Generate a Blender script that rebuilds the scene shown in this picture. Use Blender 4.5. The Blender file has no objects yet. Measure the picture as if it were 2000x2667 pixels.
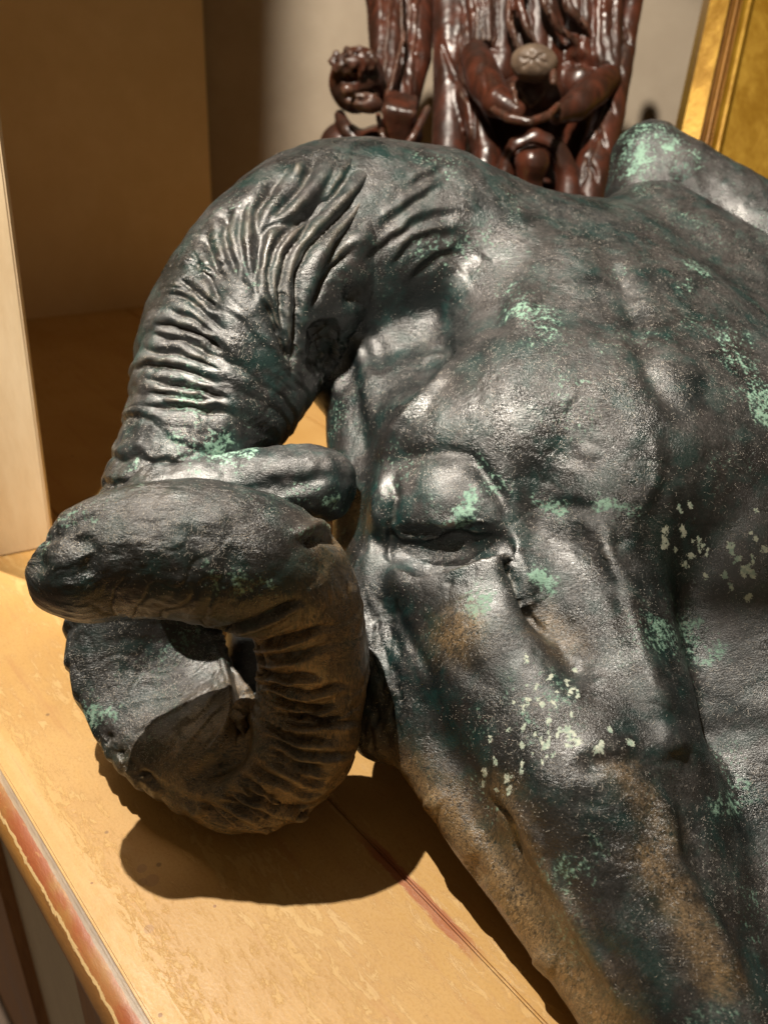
import bpy, bmesh, math, random
import numpy as np
from mathutils import Matrix, Vector

# ------------------------------------------------------------------ camera, world, lamps, exposure
S = bpy.context.scene
COL = S.collection
FPX, CX, CY, H = 2200.0, 1000.0, 1333.5, 0.45          # focal length in photo pixels, photo centre, camera height above the table
dn = np.array([-245.0, 3660.0, FPX]); dn /= np.linalg.norm(dn)   # world down seen by the camera (right, down, forward)
Zc = -dn
Yc = np.array([0, 0, 1.0]); Yc = Yc - Yc.dot(dn) * dn; Yc /= np.linalg.norm(Yc)
Xc = np.cross(Yc, Zc)                                   # note: camera frame is (right, down, fwd), right handed
W = np.stack([Xc, Yc, Zc])                              # camera coords -> world coords
CAM = np.array([0, 0, H])
R_, D_, F_ = W[:, 0], W[:, 1], W[:, 2]                  # camera right, down, forward in world axes

def P(x, y, Z):
    """photo pixel + distance along the optical axis -> world point"""
    c = np.array([(x - CX) / FPX * Z, (y - CY) / FPX * Z, Z])
    return CAM + W @ c
def G(x, y, z=0.0):
    """photo pixel -> point on the horizontal plane of height z"""
    r = W @ np.array([(x - CX) / FPX, (y - CY) / FPX, 1.0])
    return CAM + r * ((z - H) / r[2])
def PIX(V):
    c = (V - CAM) @ W
    return np.stack([c[:, 0] / c[:, 2] * FPX + CX, c[:, 1] / c[:, 2] * FPX + CY, c[:, 2]], 1)

cd = bpy.data.cameras.new('camera'); cam = bpy.data.objects.new('camera', cd); COL.objects.link(cam)
M = Matrix.Identity(4)
for i in range(3):
    M[i][0] = R_[i]; M[i][1] = -D_[i]; M[i][2] = -F_[i]; M[i][3] = CAM[i]
cam.matrix_world = M
cd.sensor_fit = 'VERTICAL'; cd.sensor_height = 36.0; cd.lens = 36.0 * FPX / 2667.0
cd.clip_start = 0.01; cd.clip_end = 100
cd.dof.use_dof = True; cd.dof.focus_distance = 0.49; cd.dof.aperture_fstop = 7.0
S.camera = cam

w = bpy.data.worlds.new('World'); S.world = w; w.use_nodes = True
bg = w.node_tree.nodes['Background']; bg.inputs[0].default_value = (1.0, 0.76, 0.46, 1); bg.inputs[1].default_value = 0.10
S.view_settings.view_transform = 'Standard'; S.view_settings.look = 'None'
S.view_settings.exposure = 0.0; S.view_settings.gamma = 1.0

def lamp(name, loc, target, power, color, size, angle, blend):
    l = bpy.data.lights.new(name, 'SPOT'); o = bpy.data.objects.new(name, l); COL.objects.link(o)
    l.energy = power; l.color = color; l.shadow_soft_size = size; l.spot_size = math.radians(angle); l.spot_blend = blend
    o.location = loc
    d = Vector(target) - Vector(loc); o.rotation_euler = d.to_track_quat('-Z', 'Y').to_euler()
    return o
lamp('spot_lamp', (-0.66, 0.76, 2.10), (0.02, 0.42, 0.1), 290, (1.0, 0.92, 0.80), 0.012, 150, 0.3)
lamp('spot_lamp', (-0.335, 0.0, 1.70), (0.0, 0.95, 0.31), 275, (1.0, 0.90, 0.77), 0.045, 39, 0.3)

# ------------------------------------------------------------------ helpers
rng = np.random.default_rng(7)
PERM = rng.permutation(512).astype(np.int64)
GR = rng.normal(size=(512, 3)); GR /= np.linalg.norm(GR, axis=1)[:, None]
def noise(p):
    """vectorised gradient noise, about -1..1"""
    p = np.asarray(p, float); i = np.floor(p).astype(np.int64); f = p - i
    u = f * f * f * (f * (f * 6 - 15) + 10)
    def g(dx, dy, dz):
        h = PERM[(PERM[(PERM[(i[:, 0] + dx) & 511] + i[:, 1] + dy) & 511] + i[:, 2] + dz) & 511]
        return ((f - np.array([dx, dy, dz])) * GR[h]).sum(1)
    def L(a, b, t): return a + (b - a) * t
    x00 = L(g(0,0,0), g(1,0,0), u[:,0]); x10 = L(g(0,1,0), g(1,1,0), u[:,0])
    x01 = L(g(0,0,1), g(1,0,1), u[:,0]); x11 = L(g(0,1,1), g(1,1,1), u[:,0])
    return 1.6 * L(L(x00, x10, u[:,1]), L(x01, x11, u[:,1]), u[:,2])
def fbm(p, n=3):
    s = 0; a = 1.0
    for _ in range(n):
        s = s + a * noise(p); p = np.asarray(p) * 2.03 + 11.7; a *= 0.5
    return s
def sstep(a, b, x):
    t = np.clip((x - a) / (b - a), 0, 1); return t * t * (3 - 2 * t)

def surface_nets(vol, org, h):
    ins = vol < 0
    c = np.zeros(tuple(n - 1 for n in vol.shape), np.int8)
    sl = lambda d, n: slice(d, n - 1 + d)
    nx, ny, nz = vol.shape
    for dx in (0, 1):
        for dy in (0, 1):
            for dz in (0, 1):
                c += ins[sl(dx, nx), sl(dy, ny), sl(dz, nz)]
    act = (c > 0) & (c < 8)
    I = np.argwhere(act); idx = -np.ones(act.shape, np.int64); idx[act] = np.arange(len(I))
    acc = np.zeros((len(I), 3)); cnt = np.zeros(len(I))
    cor = [(a, b, d) for a in (0, 1) for b in (0, 1) for d in (0, 1)]
    for a in cor:
        for ax in range(3):
            if a[ax]: continue
            b = list(a); b[ax] = 1
            va = vol[I[:, 0] + a[0], I[:, 1] + a[1], I[:, 2] + a[2]]; vb = vol[I[:, 0] + b[0], I[:, 1] + b[1], I[:, 2] + b[2]]
            m = (va < 0) != (vb < 0); t = np.where(m, va / np.where(m, va - vb, 1), 0)
            q = np.array(a, float)[None].repeat(len(I), 0); q[:, ax] = t
            acc += q * m[:, None]; cnt += m
    V = (I + acc / cnt[:, None]) * h + org
    Fs = []
    for ax in range(3):
        o1, o2 = (ax + 1) % 3, (ax + 2) % 3
        lo = [slice(1, n - 1) for n in vol.shape]; lo[ax] = slice(0, vol.shape[ax] - 1)
        hi = list(lo); hi[ax] = slice(1, vol.shape[ax])
        A, B = ins[tuple(lo)], ins[tuple(hi)]
        E = np.argwhere(A != B); 
        if not len(E): continue
        off = np.array([s.start for s in lo]); fl = A[A != B]
        E = E + off
        def cell(d1, d2):
            q = E.copy(); q[:, o1] -= d1; q[:, o2] -= d2; return idx[q[:, 0], q[:, 1], q[:, 2]]
        Q = np.stack([cell(1, 1), cell(0, 1), cell(0, 0), cell(1, 0)], 1)
        Q[~fl] = Q[~fl][:, ::-1]
        Fs.append(Q)
    return V, np.concatenate(Fs)

def seg(p, a, b, ra, rb):
    ab = b - a; t = np.clip((p - a) @ ab / max(ab @ ab, 1e-12), 0, 1)
    return np.linalg.norm(p - a - t[:, None] * ab, axis=1) - (ra + (rb - ra) * t)
def prim_sdf(pr, p):
    if pr[0] == 'c':
        pts = [(P(x, y, Z), r * Z / FPX) for x, y, Z, r in pr[1]]
        if len(pts) == 1: return np.linalg.norm(p - pts[0][0], axis=1) - pts[0][1]
        d = None
        for (a, ra), (b, rb) in zip(pts, pts[1:]):
            q = seg(p, a, b, ra, rb); d = q if d is None else np.minimum(d, q)
        return d
    if pr[0] == 'e':                                     # ellipsoid: centre, radii (px right, down, along view), roll degrees
        x, y, Z = pr[1]; k = Z / FPX; r = np.array(pr[2]) * k; a = math.radians(pr[4] if len(pr) > 4 else 0)
        q = (p - P(x, y, Z)) @ W
        qx = q[:, 0] * math.cos(a) + q[:, 1] * math.sin(a); qy = -q[:, 0] * math.sin(a) + q[:, 1] * math.cos(a)
        q = np.stack([qx, qy, q[:, 2]], 1)
        k0 = np.linalg.norm(q / r, axis=1); k1 = np.linalg.norm(q / r**2, axis=1)
        return k0 * (k0 - 1) / np.maximum(k1, 1e-9)
def bounds(prims):
    lo, hi = np.full(3, 1e9), np.full(3, -1e9)
    for pr in prims:
        if pr[3] < 0: continue
        if pr[0] == 'c': L = [(P(x, y, Z), r * Z / FPX) for x, y, Z, r in pr[1]]
        else: L = [(P(*pr[1]), max(pr[2]) * pr[1][2] / FPX)]
        for c, r in L: lo = np.minimum(lo, c - r); hi = np.maximum(hi, c + r)
    return lo, hi
def build_sdf(prims, h, zmin=None):
    """prims: (kind, data, radii or k..., sign).  ('c', pts, k, sign) capsule chain;  ('e', centre, radii, sign, roll, k)"""
    lo, hi = bounds(prims); lo = lo - 0.012; hi = hi + 0.012
    if zmin is not None: lo[2] = max(lo[2], zmin - 3 * h)
    n = np.ceil((hi - lo) / h).astype(int) + 1
    ax = [lo[i] + h * np.arange(n[i]) for i in range(3)]
    g = np.stack(np.meshgrid(*ax, indexing='ij'), -1).reshape(-1, 3)
    d = np.full(len(g), 1.0)
    for pr in prims:
        k = pr[2] if pr[0] == 'c' else (pr[5] if len(pr) > 5 else 0.01)
        q = prim_sdf(pr, g)
        if pr[3] > 0:
            hh = np.clip(0.5 + 0.5 * (d - q) / k, 0, 1); d = d + (q - d) * hh - k * hh * (1 - hh)
        else:
            hh = np.clip(0.5 - 0.5 * (d + q) / k, 0, 1); d = d + (-q - d) * hh + k * hh * (1 - hh)
    if zmin is not None: d = np.maximum(d, zmin - g[:, 2])
    return surface_nets(d.reshape(n), lo, h)

def mesh_from(V, F, name):
    me = bpy.data.meshes.new(name)
    V = np.asarray(V, np.float32); F = np.asarray(F, np.int32); k = F.shape[1]
    me.vertices.add(len(V)); me.vertices.foreach_set('co', V.ravel())
    me.loops.add(F.size); me.loops.foreach_set('vertex_index', F.ravel())
    me.polygons.add(len(F)); me.polygons.foreach_set('loop_start', np.arange(0, F.size, k, dtype=np.int32))
    me.update(calc_edges=True); me.validate()
    me.polygons.foreach_set('use_smooth', np.ones(len(me.polygons), bool))
    return me
def getV(me):
    a = np.empty(len(me.vertices) * 3, np.float32); me.vertices.foreach_get('co', a); return a.reshape(-1, 3).astype(float)
def getN(me):
    a = np.empty(len(me.vertices) * 3, np.float32); me.vertices.foreach_get('normal', a); return a.reshape(-1, 3).astype(float)
def setV(me, V):
    me.vertices.foreach_set('co', np.asarray(V, np.float32).ravel()); me.update()
def subsurf(me, lv=1):
    o = bpy.data.objects.new('tmp', me); COL.objects.link(o)
    m = o.modifiers.new('s', 'SUBSURF'); m.levels = lv; m.render_levels = lv
    dg = bpy.context.evaluated_depsgraph_get()
    r = bpy.data.meshes.new_from_object(o.evaluated_get(dg)); bpy.data.objects.remove(o)
    r.polygons.foreach_set('use_smooth', np.ones(len(r.polygons), bool)); return r
def attr(me, name, a):
    t = me.attributes.new(name, 'FLOAT', 'POINT'); t.data.foreach_set('value', np.asarray(a, np.float32))
def obj(name, me, mat, parent=None):
    o = bpy.data.objects.new(name, me); COL.objects.link(o)
    if mat: me.materials.append(mat)
    if parent: o.parent = parent; o.matrix_parent_inverse = Matrix.Translation(-Vector(parent.location))
    return o
def thing(name, label, cat, loc=(0, 0, 0), group=None):
    o = bpy.data.objects.new(name, None); COL.objects.link(o); o.location = Vector([float(c) for c in loc]); o.empty_display_size = 0.05
    o['label'] = label; o['category'] = cat
    if group: o['group'] = group
    return o
def poly_dist(q, pts):
    """distance of the pixels q to a polyline, and the parameter 0..1 along it"""
    pts = np.asarray(pts, float); best = np.full(len(q), 1e9); tt = np.zeros(len(q)); side = np.zeros(len(q))
    L = np.r_[0, np.cumsum(np.linalg.norm(np.diff(pts, axis=0), axis=1))]
    if len(pts) == 1: return np.linalg.norm(q - pts[0], axis=1), tt + 0.5, side
    for i in range(len(pts) - 1):
        a, b = pts[i], pts[i + 1]; ab = b - a; t = np.clip((q - a) @ ab / (ab @ ab), 0, 1)
        e = q - a - t[:, None] * ab; d = np.linalg.norm(e, axis=1); m = d < best
        best[m] = d[m]; tt[m] = (L[i] + t[m] * (L[i + 1] - L[i])) / L[-1]
        cr = ab[0] * e[:, 1] - ab[1] * e[:, 0]; side[m] = np.sign(cr[m])
    return best, tt, side
def smooth_path(pts, n=6):
    pts = np.asarray(pts, float)
    if len(pts) < 3: return pts
    out = []
    ext = np.vstack([2 * pts[0] - pts[1], pts, 2 * pts[-1] - pts[-2]])
    for i in range(len(pts) - 1):
        p0, p1, p2, p3 = ext[i:i + 4]
        for t in np.arange(n) / n:
            out.append(0.5 * (2*p1 + (p2-p0)*t + (2*p0-5*p1+4*p2-p3)*t*t + (3*p1-p0-3*p2+p3)*t**3))
    out.append(pts[-1]); return np.array(out)
def sculpt(me, strokes, gate=None, wob=6.0):
    """push the surface in or out along strokes: (points px, width px, height m[, profile])"""
    V = getV(me); N = getN(me); q = PIX(V)
    view = CAM - V; view /= np.linalg.norm(view, axis=1)[:, None]
    face = sstep(-0.05, 0.25, (N * view).sum(1))
    if gate is not None: face = face * gate
    qq = q[:, :2] + wob * np.stack([noise(V * 90), noise(V * 90 + 37)], 1)
    off = np.zeros(len(V))
    for s in strokes:
        pts, wd, ht = s[0], s[1], s[2]; prof = s[3] if len(s) > 3 else 'g'
        pl = smooth_path(pts); lo = pl.min(0) - 3 * wd; hi = pl.max(0) + 3 * wd
        m = np.where((qq[:, 0] > lo[0]) & (qq[:, 0] < hi[0]) & (qq[:, 1] > lo[1]) & (qq[:, 1] < hi[1]) & (face > 0))[0]
        if not len(m): continue
        d, t, sd = poly_dist(qq[m], pl)
        ends = 1.0 if len(pl) == 1 else np.minimum(1, 0.25 + 4 * np.minimum(t, 1 - t))
        if prof == 'g': f = np.exp(-(d / wd) ** 2)
        elif prof == 'v': f = np.exp(-d / (0.6 * wd))
        elif prof == 'l': f = np.where(sd > 0, np.exp(-(d / wd) ** 2), np.exp(-(d / (0.22 * wd)) ** 2))    # lip: steep on one side
        off[m] += ht * f * ends * face[m]
    setV(me, V + N * off[:, None])
def paint(V, spots, wob=8.0):
    q = PIX(V)[:, :2]; q = q + wob * np.stack([fbm(V * 130, 2), fbm(V * 130 + 19, 2)], 1)
    a = np.zeros(len(V))
    for pts, wd, val in spots:
        pl = smooth_path(pts); lo = pl.min(0) - 2 * wd; hi = pl.max(0) + 2 * wd
        m = np.where((q[:, 0] > lo[0]) & (q[:, 0] < hi[0]) & (q[:, 1] > lo[1]) & (q[:, 1] < hi[1]))[0]
        if len(m):
            d, _, _ = poly_dist(q[m], pl); a[m] = np.maximum(a[m], val * np.exp(-(d / wd) ** 2))
    return a

# ------------------------------------------------------------------ materials
class NT:
    def __init__(s, name):
        s.m = bpy.data.materials.new(name); s.m.use_nodes = True; s.t = s.m.node_tree
        s.b = s.t.nodes['Principled BSDF']; s.out = s.t.nodes['Material Output']
    def n(s, typ, **kw):
        o = s.t.nodes.new(typ)
        for k, v in kw.items():
            if k.startswith('i_'):
                key = k[2:]; key = int(key) if key.isdigit() else key.replace('_', ' ')
                s.set(o.inputs[key], v)
            else: setattr(o, k, v)
        return o
    def set(s, inp, v):
        if hasattr(v, 'is_output') or isinstance(v, bpy.types.NodeSocket): s.t.links.new(v, inp)
        elif isinstance(v, bpy.types.Node): s.t.links.new(v.outputs[0], inp)
        else:
            if isinstance(v, tuple) and len(v) == 3 and inp.type == 'RGBA': v = v + (1,)
            inp.default_value = v
    def coord(s, scale=(1, 1, 1), rot=(0, 0, 0), out='Object'):
        tc = s.n('ShaderNodeTexCoord'); mp = s.n('ShaderNodeMapping', i_Vector=tc.outputs[out]); mp.inputs['Scale'].default_value = scale; mp.inputs['Rotation'].default_value = rot
        return mp.outputs[0]
    def noise(s, scale, detail=4, rough=0.55, vec=None, dist=0):
        o = s.n('ShaderNodeTexNoise'); o.inputs['Scale'].default_value = scale; o.inputs['Detail'].default_value = detail; o.inputs['Roughness'].default_value = rough; o.inputs['Distortion'].default_value = dist
        if vec is not None: s.set(o.inputs['Vector'], vec)
        return o.outputs[0]
    def vor(s, scale, vec=None, feature='F1'):
        o = s.n('ShaderNodeTexVoronoi', feature=feature); o.inputs['Scale'].default_value = scale
        if vec is not None: s.set(o.inputs['Vector'], vec)
        return o.outputs[0]
    def ramp(s, v, a, b, lo=0.0, hi=1.0):
        o = s.n('ShaderNodeMapRange', interpolation_type='SMOOTHSTEP'); s.set(o.inputs[0], v)
        for i, x in zip((1, 2, 3, 4), (a, b, lo, hi)): o.inputs[i].default_value = x
        return o.outputs[0]
    def math(s, op, a, b=0.0, clamp=False):
        o = s.n('ShaderNodeMath', operation=op); o.use_clamp = clamp; s.set(o.inputs[0], a); s.set(o.inputs[1], b); return o.outputs[0]
    def mix(s, f, a, b, mode='MIX'):
        o = s.n('ShaderNodeMix', data_type='RGBA', blend_type=mode); s.set(o.inputs[0], f); s.set(o.inputs[6], a); s.set(o.inputs[7], b); return o.outputs[2]
    def attr(s, name): return s.n('ShaderNodeAttribute', attribute_name=name).outputs['Fac']
    def bump(s, h, strength, dist, normal=None):
        o = s.n('ShaderNodeBump'); o.inputs['Strength'].default_value = strength; o.inputs['Distance'].default_value = dist; s.set(o.inputs['Height'], h)
        if normal is not None: s.set(o.inputs['Normal'], normal)
        return o.outputs[0]
    def P(s, **kw):
        for k, v in kw.items(): s.set(s.b.inputs[k.replace('_', ' ')], v)
        return s.m

def bronze():
    t = NT('bronze')
    v = t.coord()
    big = t.noise(14, 5, 0.6, v, 0.4); mid = t.noise(55, 5, 0.6, v, 0.3); fine = t.noise(420, 3, 0.6, v); grain = t.noise(1100, 2, 0.5, v)
    vs = t.coord((1, 1, 0.28), (0.5, 0.35, 0.2)); fib = t.noise(700, 3, 0.65, vs, 1.2)
    ptn = t.n('ShaderNodeNewGeometry').outputs['Pointiness']
    nz = t.n('ShaderNodeSeparateXYZ', i_0=t.n('ShaderNodeNewGeometry').outputs['Normal']).outputs[2]
    vs2 = t.coord((.3, 1, 1), (0.2, 0.9, 0.6)); fib2 = t.noise(640, 3, .65, vs2, 1.6)
    fib = t.n('ShaderNodeMix', data_type='FLOAT', i_0=t.ramp(t.noise(18, 2, .5, t.coord()), .42, .58), i_2=fib, i_3=fib2).outputs[0]
    base = t.mix(t.ramp(big, .35, .68), (0.004, 0.009, 0.010), (0.016, 0.015, 0.015))
    base = t.mix(t.math('MULTIPLY', t.ramp(mid, .44, .66), .85), base, (0.006, 0.030, 0.028))       # dark teal clouds
    base = t.mix(t.math('MULTIPLY', t.ramp(t.noise(26, 5, .65, t.coord(), .5), .52, .7), .6), base, (0.030, 0.025, 0.025))
    up = t.ramp(nz, .15, .92)
    dust = t.math('MULTIPLY', t.math('MULTIPLY', up, t.ramp(t.noise(34, 6, .65, t.coord(), .4), .36, .62, .05, 1.0)), t.ramp(fib, .40, .68, .18, .85))
    base = t.mix(t.math('MULTIPLY', dust, .42), base, (0.22, 0.20, 0.19))
    ridge = t.math('MULTIPLY', t.ramp(ptn, .515, .57), t.ramp(mid, .35, .6)); base = t.mix(t.math('MULTIPLY', ridge, .5), base, (0.22, 0.18, 0.14))
    crev = t.math('MULTIPLY', t.ramp(ptn, .495, .40), t.ramp(mid, .35, .6))
    base = t.mix(t.math('MULTIPLY', crev, .5), base, (0.16, 0.13, 0.10))
    verd = t.attr('verdigris')
    n2 = t.math('ADD', t.math('MULTIPLY', mid, .55), t.math('MULTIPLY', fine, .6))
    vf = t.ramp(t.math('ADD', t.math('MULTIPLY', verd, .92), t.math('MULTIPLY', t.math('ADD', t.math('SUBTRACT', n2, .585), t.math('MULTIPLY', t.ramp(ptn, .50, .42), .10)), 4.5)), .38, .95)
    vf = t.math('MULTIPLY', vf, t.ramp(verd, .02, .2))
    vn = t.ramp(t.math('ADD', t.math('MULTIPLY', fine, .55), t.math('MULTIPLY', big, .5)), .60, .68)  # scattered specks of green
    vn = t.math('MULTIPLY', vn, t.ramp(t.noise(22, 3, .6, v), .46, .62)); vf = t.math('MAXIMUM', vf, t.math('MULTIPLY', vn, .8))
    vcol = t.mix(t.ramp(t.math('ADD', t.math('MULTIPLY', mid, .6), t.math('MULTIPLY', fine, .4)), .40, .62), (0.030, 0.095, 0.078), (0.22, 0.37, 0.28))
    base = t.mix(vf, base, vcol)
    fleck = t.attr('fleck')
    ff = t.ramp(t.math('ADD', fleck, t.math('MULTIPLY', t.math('SUBTRACT', t.math('ADD', t.math('MULTIPLY', fine, .6), t.math('MULTIPLY', grain, .4)), .5), 3.2)), .5, .68); ff = t.math('MULTIPLY', ff, t.ramp(fleck, .05, .2))
    base = t.mix(ff, base, t.mix(t.ramp(t.math('ADD', t.math('MULTIPLY', mid, .5), t.math('MULTIPLY', fine, .5)), .40, .58), (0.26, 0.38, 0.30), (0.60, 0.64, 0.52)))
    sp = t.vor(900, v); spk = t.math('MULTIPLY', t.ramp(sp, .22, .14), t.ramp(t.noise(260, 2, .5, v), .46, .60))
    base = t.mix(t.math('MULTIPLY', spk, t.math('MULTIPLY', up, .8)), base, (0.5, 0.46, 0.42))
    brown = t.attr('bounce_tint'); base = t.mix(t.math('MULTIPLY', brown, t.ramp(fib, .3, .7)), base, (0.38, 0.245, 0.115))  # tan tint: warm light bounced off the table, put into the colour
    rough = t.math('ADD', t.math('ADD', t.ramp(t.noise(20, 4, .6, v, .4), .36, .66, .25, .46), t.math('MULTIPLY', dust, .12)), t.math('MULTIPLY', t.math('MAXIMUM', vf, ff), .35))
    hgt = t.math('MULTIPLY', t.math('ADD', t.math('MULTIPLY', fib, 1.2), t.math('ADD', t.math('MULTIPLY', fine, .45), t.math('MULTIPLY', grain, .55))), t.ramp(t.noise(24, 3, .5, v), .35, .65, .4, 1.1))
    b1 = t.bump(mid, .3, .0012); b2 = t.bump(hgt, .55, .0010, b1)
    return t.P(Base_Color=base, Roughness=rough, Metallic=0.0, Specular_IOR_Level=.66, IOR=1.58, Normal=b2)
def wood(name, c1, c2, rough=.33):
    t = NT(name); v = t.coord((1, 1, .22)); n = t.noise(60, 5, .6, v, .6); f = t.noise(18, 4, .6, t.coord())
    ptn = t.n('ShaderNodeNewGeometry').outputs['Pointiness']
    base = t.mix(t.ramp(n, .35, .7), c1, c2); base = t.mix(t.math('MULTIPLY', t.ramp(f, .45, .7), .6), base, (0.02, 0.011, 0.008))
    base = t.mix(t.math('MULTIPLY', t.ramp(ptn, .51, .56), .35), base, (0.20, 0.13, 0.09))
    return t.P(Base_Color=base, Roughness=t.ramp(f, .3, .7, rough - .06, rough + .15), Normal=t.bump(n, .3, .002))

BRONZE = bronze()
WOOD = wood('carved_wood', (0.026, 0.010, 0.006), (0.075, 0.021, 0.011))
WOOD2 = wood('carved_wood_pale', (0.10, 0.068, 0.045), (0.16, 0.115, 0.08), .38)

# ------------------------------------------------------------------ table frame (directions read off the photo, then real geometry on z = 0)
E0, E1 = G(0, 2001), G(392, 2664)
TU = (E0 - E1); TU /= np.linalg.norm(TU)                 # along the table edge, away from the viewer
TV = np.array([TU[1], -TU[0], 0.0])                      # across the table, to the right
TO = E1
def T(u, v, z=0.0): return TO + TU * u + TV * v + np.array([0, 0, z])
def tuv(p): d = np.asarray(p) - TO; return d @ TU, d @ TV
print('table crack uv', tuv(G(1000, 2230)), tuv(G(1480, 2665)), tuv(G(844, 2110)), 'post', tuv(G(0, 1451)), tuv(G(130, 1420)))

def prism(profile, u0, u1, name, nseg=1, closed=True):
    """profile = list of (v, z); swept along the table edge direction"""
    us = np.linspace(u0, u1, nseg + 1); k = len(profile)
    V = [T(u, a, z) for u in us for a, z in profile]
    bm = bmesh.new(); vs = [bm.verts.new(p) for p in V]
    for i in range(nseg):
        for j in range(k):
            bm.faces.new((vs[i*k + j], vs[i*k + (j+1) % k], vs[(i+1)*k + (j+1) % k], vs[(i+1)*k + j]))
    bm.faces.new(vs[:k][::-1]); bm.faces.new(vs[-k:])
    bmesh.ops.recalc_face_normals(bm, faces=bm.faces[:])
    me = bpy.data.meshes.new(name); bm.to_mesh(me); bm.free(); return me

def box_pts(c8, name, bevel=0.0):
    """hexahedron from 4 bottom + 4 top corners"""
    bm = bmesh.new(); v = [bm.verts.new(tuple(p)) for p in c8]
    for f in ((0,1,2,3), (7,6,5,4), (0,4,5,1), (1,5,6,2), (2,6,7,3), (3,7,4,0)): bm.faces.new([v[i] for i in f])
    bmesh.ops.recalc_face_normals(bm, faces=bm.faces[:])
    if bevel: bmesh.ops.bevel(bm, geom=bm.edges[:], offset=bevel, segments=2, affect='EDGES')
    me = bpy.data.meshes.new(name); bm.to_mesh(me); bm.free()
    return me
def slab(u0, u1, v0, v1, z0, z1, name, bevel=.0015):
    return box_pts([T(u0,v0,z0), T(u0,v1,z0), T(u1,v1,z0), T(u1,v0,z0), T(u0,v0,z1), T(u0,v1,z1), T(u1,v1,z1), T(u1,v0,z1)], name, bevel)

ANG = math.atan2(TU[1], TU[0])
JV = tuv(G(1000, 2230))[1]
def uvn(t):
    """along / across table coordinates in metres from the near corner of the table edge"""
    tc = t.n('ShaderNodeTexCoord').outputs['Object']; r = []
    for ax in (TU, TV):
        d = t.n('ShaderNodeVectorMath', operation='DOT_PRODUCT'); t.t.links.new(tc, d.inputs[0]); d.inputs[1].default_value = tuple(ax)
        r.append(t.math('SUBTRACT', d.outputs['Value'], float(ax @ TO)))
    return r
def comb(t, u, v, k):
    c = t.n('ShaderNodeCombineXYZ'); t.set(c.inputs[0], t.math('MULTIPLY', u, k)); t.set(c.inputs[1], v); return c.outputs[0]
def paint_table():
    t = NT('ochre_paint'); u, v = uvn(t)
    full, st, st2 = comb(t, u, v, 1.0), comb(t, u, v, .33), comb(t, u, v, .08)
    a = t.noise(13, 5, .6, st, .4); b = t.noise(170, 6, .76, comb(t, u, v, .3), .5); c = t.noise(8, 4, .6, full, .3); g = t.noise(520, 3, .6, full); lines = t.noise(70, 5, .65, st2, .3)
    base = t.mix(t.ramp(c, .3, .7), (0.50, 0.285, 0.088), (0.58, 0.355, 0.125))
    base = t.mix(t.math('MULTIPLY', t.ramp(g, .45, .62), .22), base, (0.40, 0.20, 0.045))
    near = t.math('MAXIMUM', t.ramp(v, .055, .012), t.math('MULTIPLY', t.ramp(t.math('ABSOLUTE', t.math('SUBTRACT', v, JV * .55)), .055, .0), .75))
    near = t.math('MAXIMUM', near, t.math('MULTIPLY', t.ramp(t.math('ABSOLUTE', t.math('SUBTRACT', v, JV)), .045, .0), .45))
    wear = t.ramp(t.math('ADD', t.math('ADD', t.math('MULTIPLY', b, 1.1), t.math('MULTIPLY', a, .55)), t.math('MULTIPLY', near, .20)), .96, 1.03)
    edge = t.ramp(t.math('ADD', v, t.math('MULTIPLY', t.math('SUBTRACT', t.math('ADD', t.math('MULTIPLY', b, .6), t.math('MULTIPLY', a, .4)), .5), .14)), .013, .009)
    wear = t.math('MAXIMUM', wear, t.math('MULTIPLY', edge, .85))
    wcol = t.mix(t.ramp(lines, .4, .62), (0.66, 0.42, 0.15), (0.74, 0.54, 0.26))
    base = t.mix(t.math('MULTIPLY', wear, .36), base, wcol)
    rim = t.math('SUBTRACT', t.ramp(t.math('ADD', t.math('ADD', t.math('MULTIPLY', b, 1.1), t.math('MULTIPLY', a, .55)), t.math('MULTIPLY', near, .20)), .935, .96), wear, True)
    base = t.mix(t.math('MULTIPLY', rim, .2), base, (0.30, 0.13, 0.03))
    base = t.mix(t.math('MULTIPLY', t.ramp(lines, .54, .72), .38), base, (0.40, 0.17, 0.06))
    base = t.mix(t.math('MULTIPLY', t.ramp(g, .66, .72), .35), base, (0.25, 0.12, 0.03))
    # red brown strip bared along the joint of the boards
    red = t.math('MULTIPLY', t.ramp(t.math('ADD', t.math('ABSOLUTE', t.math('SUBTRACT', v, JV - .001)), t.math('MULTIPLY', t.math('SUBTRACT', b, .5), .008)), .0052, .0036), t.ramp(t.math('ABSOLUTE', t.math('SUBTRACT', u, float(tuv(G(1085, 2320))[0]))), .062, .03))
    base = t.mix(t.math('MULTIPLY', red, .85), base, (0.36, 0.11, 0.045))
    for px, py, r in ((370, 2262, .0030), (396, 2293, .0042), (372, 2298, .0028), (388, 2420, .0028), (418, 2644, .0012), (240, 2300, .0008), (560, 2360, .0010)):
        pu, pv = tuv(G(px, py))
        d = t.math('SQRT', t.math('ADD', t.math('POWER', t.math('SUBTRACT', u, float(pu)), 2.0), t.math('POWER', t.math('SUBTRACT', v, float(pv)), 2.0)))
        base = t.mix(t.math('MULTIPLY', t.ramp(d, r * 1.08, r * .92), .5 if r > .0015 else .85), base, (0.30, 0.15, 0.06))
    sp = t.vor(24, full); base = t.mix(t.math('MULTIPLY', t.ramp(sp, .05, .03), .7), base, (0.16, 0.08, 0.03))
    h = t.math('ADD', t.math('MULTIPLY', wear, -.7), t.math('ADD', t.math('MULTIPLY', b, .4), t.math('MULTIPLY', g, .25)))
    return t.P(Base_Color=base, Roughness=t.ramp(b, .3, .7, .36, .55), Normal=t.bump(h, .3, .0012))
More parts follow.
